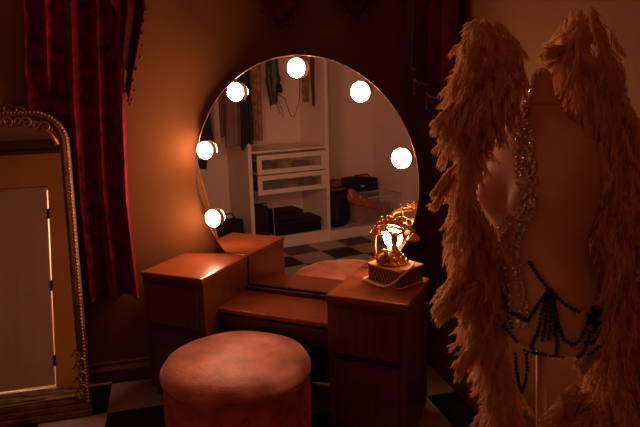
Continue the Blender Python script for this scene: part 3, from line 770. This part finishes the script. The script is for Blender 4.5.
strand_fine([(501, 338), (502, 352), (504, 368), (507, 380)]); strand_fine([(512, 340), (513, 354), (511, 368), (507, 380)])
bb_ = belt.build('bead_belt', 'bead', None, loc=MP, rz=MRZ, smooth=True); mb.build('hanging_bead_loop', 'bead', bb_, smooth=True)
tag(bb_, 'dark green bead strands looped round the hips of the torso', 'beads')

# ------------------------------------------------------------------ feather wings
def plume_mesh(mb, root, dirv, L_, seed, barb=.045, nb=30, curl=.5, wid=.0022):
    rnd = random.Random(seed); p = Vector(root); d_ = Vector(dirv).normalized(); N = 10
    bend = Vector((rnd.uniform(-1, 1), rnd.uniform(-1, 1), rnd.uniform(-1, .5)))*curl
    pts = [p.copy()]
    for k in range(N):
        d_ = (d_+bend*(1/N)*(.4+k/N)+Vector((0, 0, -.03))).normalized(); p = p+d_*(L_/N); pts.append(p.copy())
    side0 = d_.cross(Vector((rnd.uniform(-.4, .4), -1, rnd.uniform(-.4, .4)))).normalized()
    for k in range(nb):
        t_ = (k+rnd.random())/nb; f = t_*N; i = min(N-1, int(f)); q = pts[i].lerp(pts[i+1], f-i)
        tan = (pts[i+1]-pts[i]).normalized()
        env = (1-.45*t_)*min(1, .45+t_*2)
        for sg in (-1, 1):
            ra = rnd.uniform(0, 2*pi); sd = side0*cos(ra)+tan.cross(side0)*sin(ra)
            bd_ = (sd*rnd.uniform(.25, .85)+tan*rnd.uniform(.7, 1.4)+Vector((0, 0, rnd.uniform(-.4, .1)))).normalized()
            bl = barb*env*rnd.uniform(.6, 1.25)
            a0 = q; a1 = q+bd_*bl*.45; a2 = a1+(bd_+tan*.5+Vector((0, 0, -.45))).normalized()*bl*.35; a3 = a2+(tan*.6+bd_*.3+Vector((0, 0, -.8))).normalized()*bl*.25
            wv = tan.cross(bd_)
            wv = (bd_.cross(Vector((rnd.uniform(-1, 1), rnd.uniform(-1, 1), rnd.uniform(-1, 1))))).normalized()*wid
            o_ = len(mb.v)
            mb.v += [tuple(a0-wv*.6), tuple(a0+wv*.6), tuple(a1-wv), tuple(a1+wv), tuple(a2-wv*.7), tuple(a2+wv*.7), tuple(a3)]
            mb.f += [(o_, o_+1, o_+3, o_+2), (o_+2, o_+3, o_+5, o_+4), (o_+4, o_+5, o_+6)]
    # shaft
    wv = Vector((.0012, 0, 0)); o_ = len(mb.v)
    for k, q in enumerate(pts): mb.v += [tuple(q-wv*(1-.09*k)), tuple(q+wv*(1-.09*k))]
    mb.f += [(o_+2*k, o_+2*k+1, o_+2*k+3, o_+2*k+2) for k in range(N)]
LC = [(18, 484), (40, 470), (60, 464), (80, 460), (100, 455), (112, 452), (130, 458), (150, 462), (170, 456), (185, 453), (200, 456), (220, 452), (250, 456), (280, 460), (300, 466), (330, 476), (370, 484), (400, 486), (440, 486)]
LR = [(18, 490), (30, 506), (50, 520), (70, 518), (90, 510), (110, 496), (130, 478), (150, 468), (170, 460), (190, 472), (210, 488), (240, 496), (270, 496), (300, 494), (330, 496), (350, 506), (380, 510), (410, 516), (440, 516)]
RCt = [(12, 582), (30, 572), (50, 564), (60, 560), (80, 562), (100, 566), (120, 566), (140, 571), (170, 575), (210, 576), (250, 577), (290, 578), (320, 574), (345, 579), (370, 580), (390, 566), (400, 556), (440, 558)]
RR = [(12, 588), (30, 602), (50, 606), (80, 608), (100, 608), (130, 618), (160, 626), (200, 632), (250, 637), (300, 638), (350, 638), (440, 638)]
def wing(name, label, LCt, RCn, y0_, y1_, n, depth0, seed, outd, tips):
    rnd = random.Random(seed); mb = MB()
    k = 0
    while k < n:
        y = rnd.uniform(y0_, y1_); a = pw(LCt, y); b_ = pw(RCn, y)
        if rnd.random() > (b_-a)/90+.25: continue
        u = rnd.random(); px_ = lerp(a, b_, u); x_, z_ = fe(px_, y)
        thick = .045+.00055*(b_-a)
        dy = depth0(y)+rnd.uniform(-thick, thick)
        o_ = (u-.5)*2
        lx = (-.50 if outd < 0 else -.22); rx = (.10 if outd < 0 else .25)
        dv = Vector(((-lx*o_ if o_ < 0 else rx*o_)+rnd.uniform(-.22, .22), rnd.uniform(-.55, .25), -1+rnd.uniform(-.1, .25)))
        top = y < y0_+26
        if top: dv = Vector((.5*o_+rnd.uniform(-.3, .3), rnd.uniform(-.4, .3), -.8+rnd.uniform(-.1, .4)))
        plume_mesh(mb, (x_, dy, z_), dv, rnd.uniform(.03, .05) if top else rnd.uniform(.05, .10), rnd.random(), barb=rnd.uniform(.026, .042), nb=36, curl=1.1, wid=.0012)
        k += 1
    for (p0, p1, dd, cv) in tips:
        a = fe(*p0); b_ = fe(*p1); r_ = Vector((a[0], dd, a[1])); e_ = Vector((b_[0], dd-.02, b_[1]))
        for q in range(9):
            plume_mesh(mb, r_+Vector((0, rnd.uniform(-.015, .015), rnd.uniform(-.022, .022))), (e_-r_)+Vector((0, 0, cv)), (e_-r_).length*1.02, rnd.random(), barb=.03, nb=46, curl=.25)
    return tag(mb.build(name, 'feather', None, loc=MP, rz=MRZ), label, 'feathers')
wing('feather_wing', 'fluffy peach feather wing on the left shoulder of the dress form', LC, LR, 20, 428, 1150,
     lambda y: pw([(20, .05), (90, -.02), (190, -.04), (230, .03), (430, .04)], y), 11, -1,
     [((462, 262), (424, 290), -.03, .0), ((470, 278), (432, 300), -.05, .02), ((478, 330), (444, 356), -.04, .0), ((470, 92), (434, 113), -.03, .01), ((455, 160), (432, 186), -.03, .02), ((460, 100), (440, 120), -.05, 0)])
wing('feather_wing', 'shaded feather wing rising from the right shoulder of the dress form', RCt, RR, 14, 428, 1200,
     lambda y: pw([(14, .06), (90, .02), (130, -.08), (300, -.12), (430, -.10)], y), 12, 1,
     [((575, 385), (520, 402), -.12, .01), ((570, 395), (526, 412), -.14, .0), ((565, 378), (535, 396), -.10, .0), ((575, 60), (546, 62), .04, .02), ((590, 300), (566, 324), -.10, 0), ((585, 330), (560, 345), -.10, 0)])

# ------------------------------------------------------------------ light, camera, view
def lamp_obj(name, kind, loc, e, col, **k):
    l = bpy.data.lights.new(name, kind); l.energy = e; l.color = col
    for a, v in k.items(): setattr(l, a, v)
    o_ = bpy.data.objects.new(name, l); COL.objects.link(o_); o_.location = loc; return o_
lamp_obj('hall_light', 'POINT', (-1.45, YF-.9, 1.9), 60, (1, .62, .42), shadow_soft_size=.06)

cam = bpy.data.cameras.new('camera'); co = bpy.data.objects.new('camera', cam); COL.objects.link(co); SC.camera = co
f_px = 610.1; cam.sensor_width = 36; cam.lens = f_px*36/640; cam.clip_start = .02
YAW, PITCH, ROLL = radians(24.21)+TH, radians(12.02), radians(-1.56)
cp_ = V2R(1.9833, -2.2460, 1.5352)
fwd = Vector((-sin(YAW)*cos(PITCH), cos(YAW)*cos(PITCH), -sin(PITCH)))
right = Vector((cos(YAW), sin(YAW), 0)); up = right.cross(fwd)
r2 = right*cos(ROLL)+up*sin(ROLL); u2 = -right*sin(ROLL)+up*cos(ROLL)
co.matrix_world = Matrix(((r2.x, u2.x, -fwd.x, cp_.x), (r2.y, u2.y, -fwd.y, cp_.y), (r2.z, u2.z, -fwd.z, cp_.z), (0, 0, 0, 1)))

wd = bpy.data.worlds.new('world'); SC.world = wd; wd.use_nodes = True
wd.node_tree.nodes['Background'].inputs[0].default_value = (0, 0, 0, 1); wd.node_tree.nodes['Background'].inputs[1].default_value = 0
SC.view_settings.view_transform = 'Standard'; SC.view_settings.look = 'None'; SC.view_settings.gamma = 1
SC.view_settings.use_curve_mapping = False; SC.view_settings.exposure = .12
for o_ in SC.objects:
    if o_.name.startswith(('feather_wing', 'crystal_necklace', 'bead_belt')): o_.rotation_euler = (0, TILT, MRZ)
SC.cycles.use_denoising = True
SC.cycles.caustics_reflective = False; SC.cycles.caustics_refractive = False
SC.cycles.max_bounces = 10; SC.cycles.diffuse_bounces = 5; SC.cycles.glossy_bounces = 6; SC.cycles.transparent_max_bounces = 12
SC.cycles.sample_clamp_indirect = 4
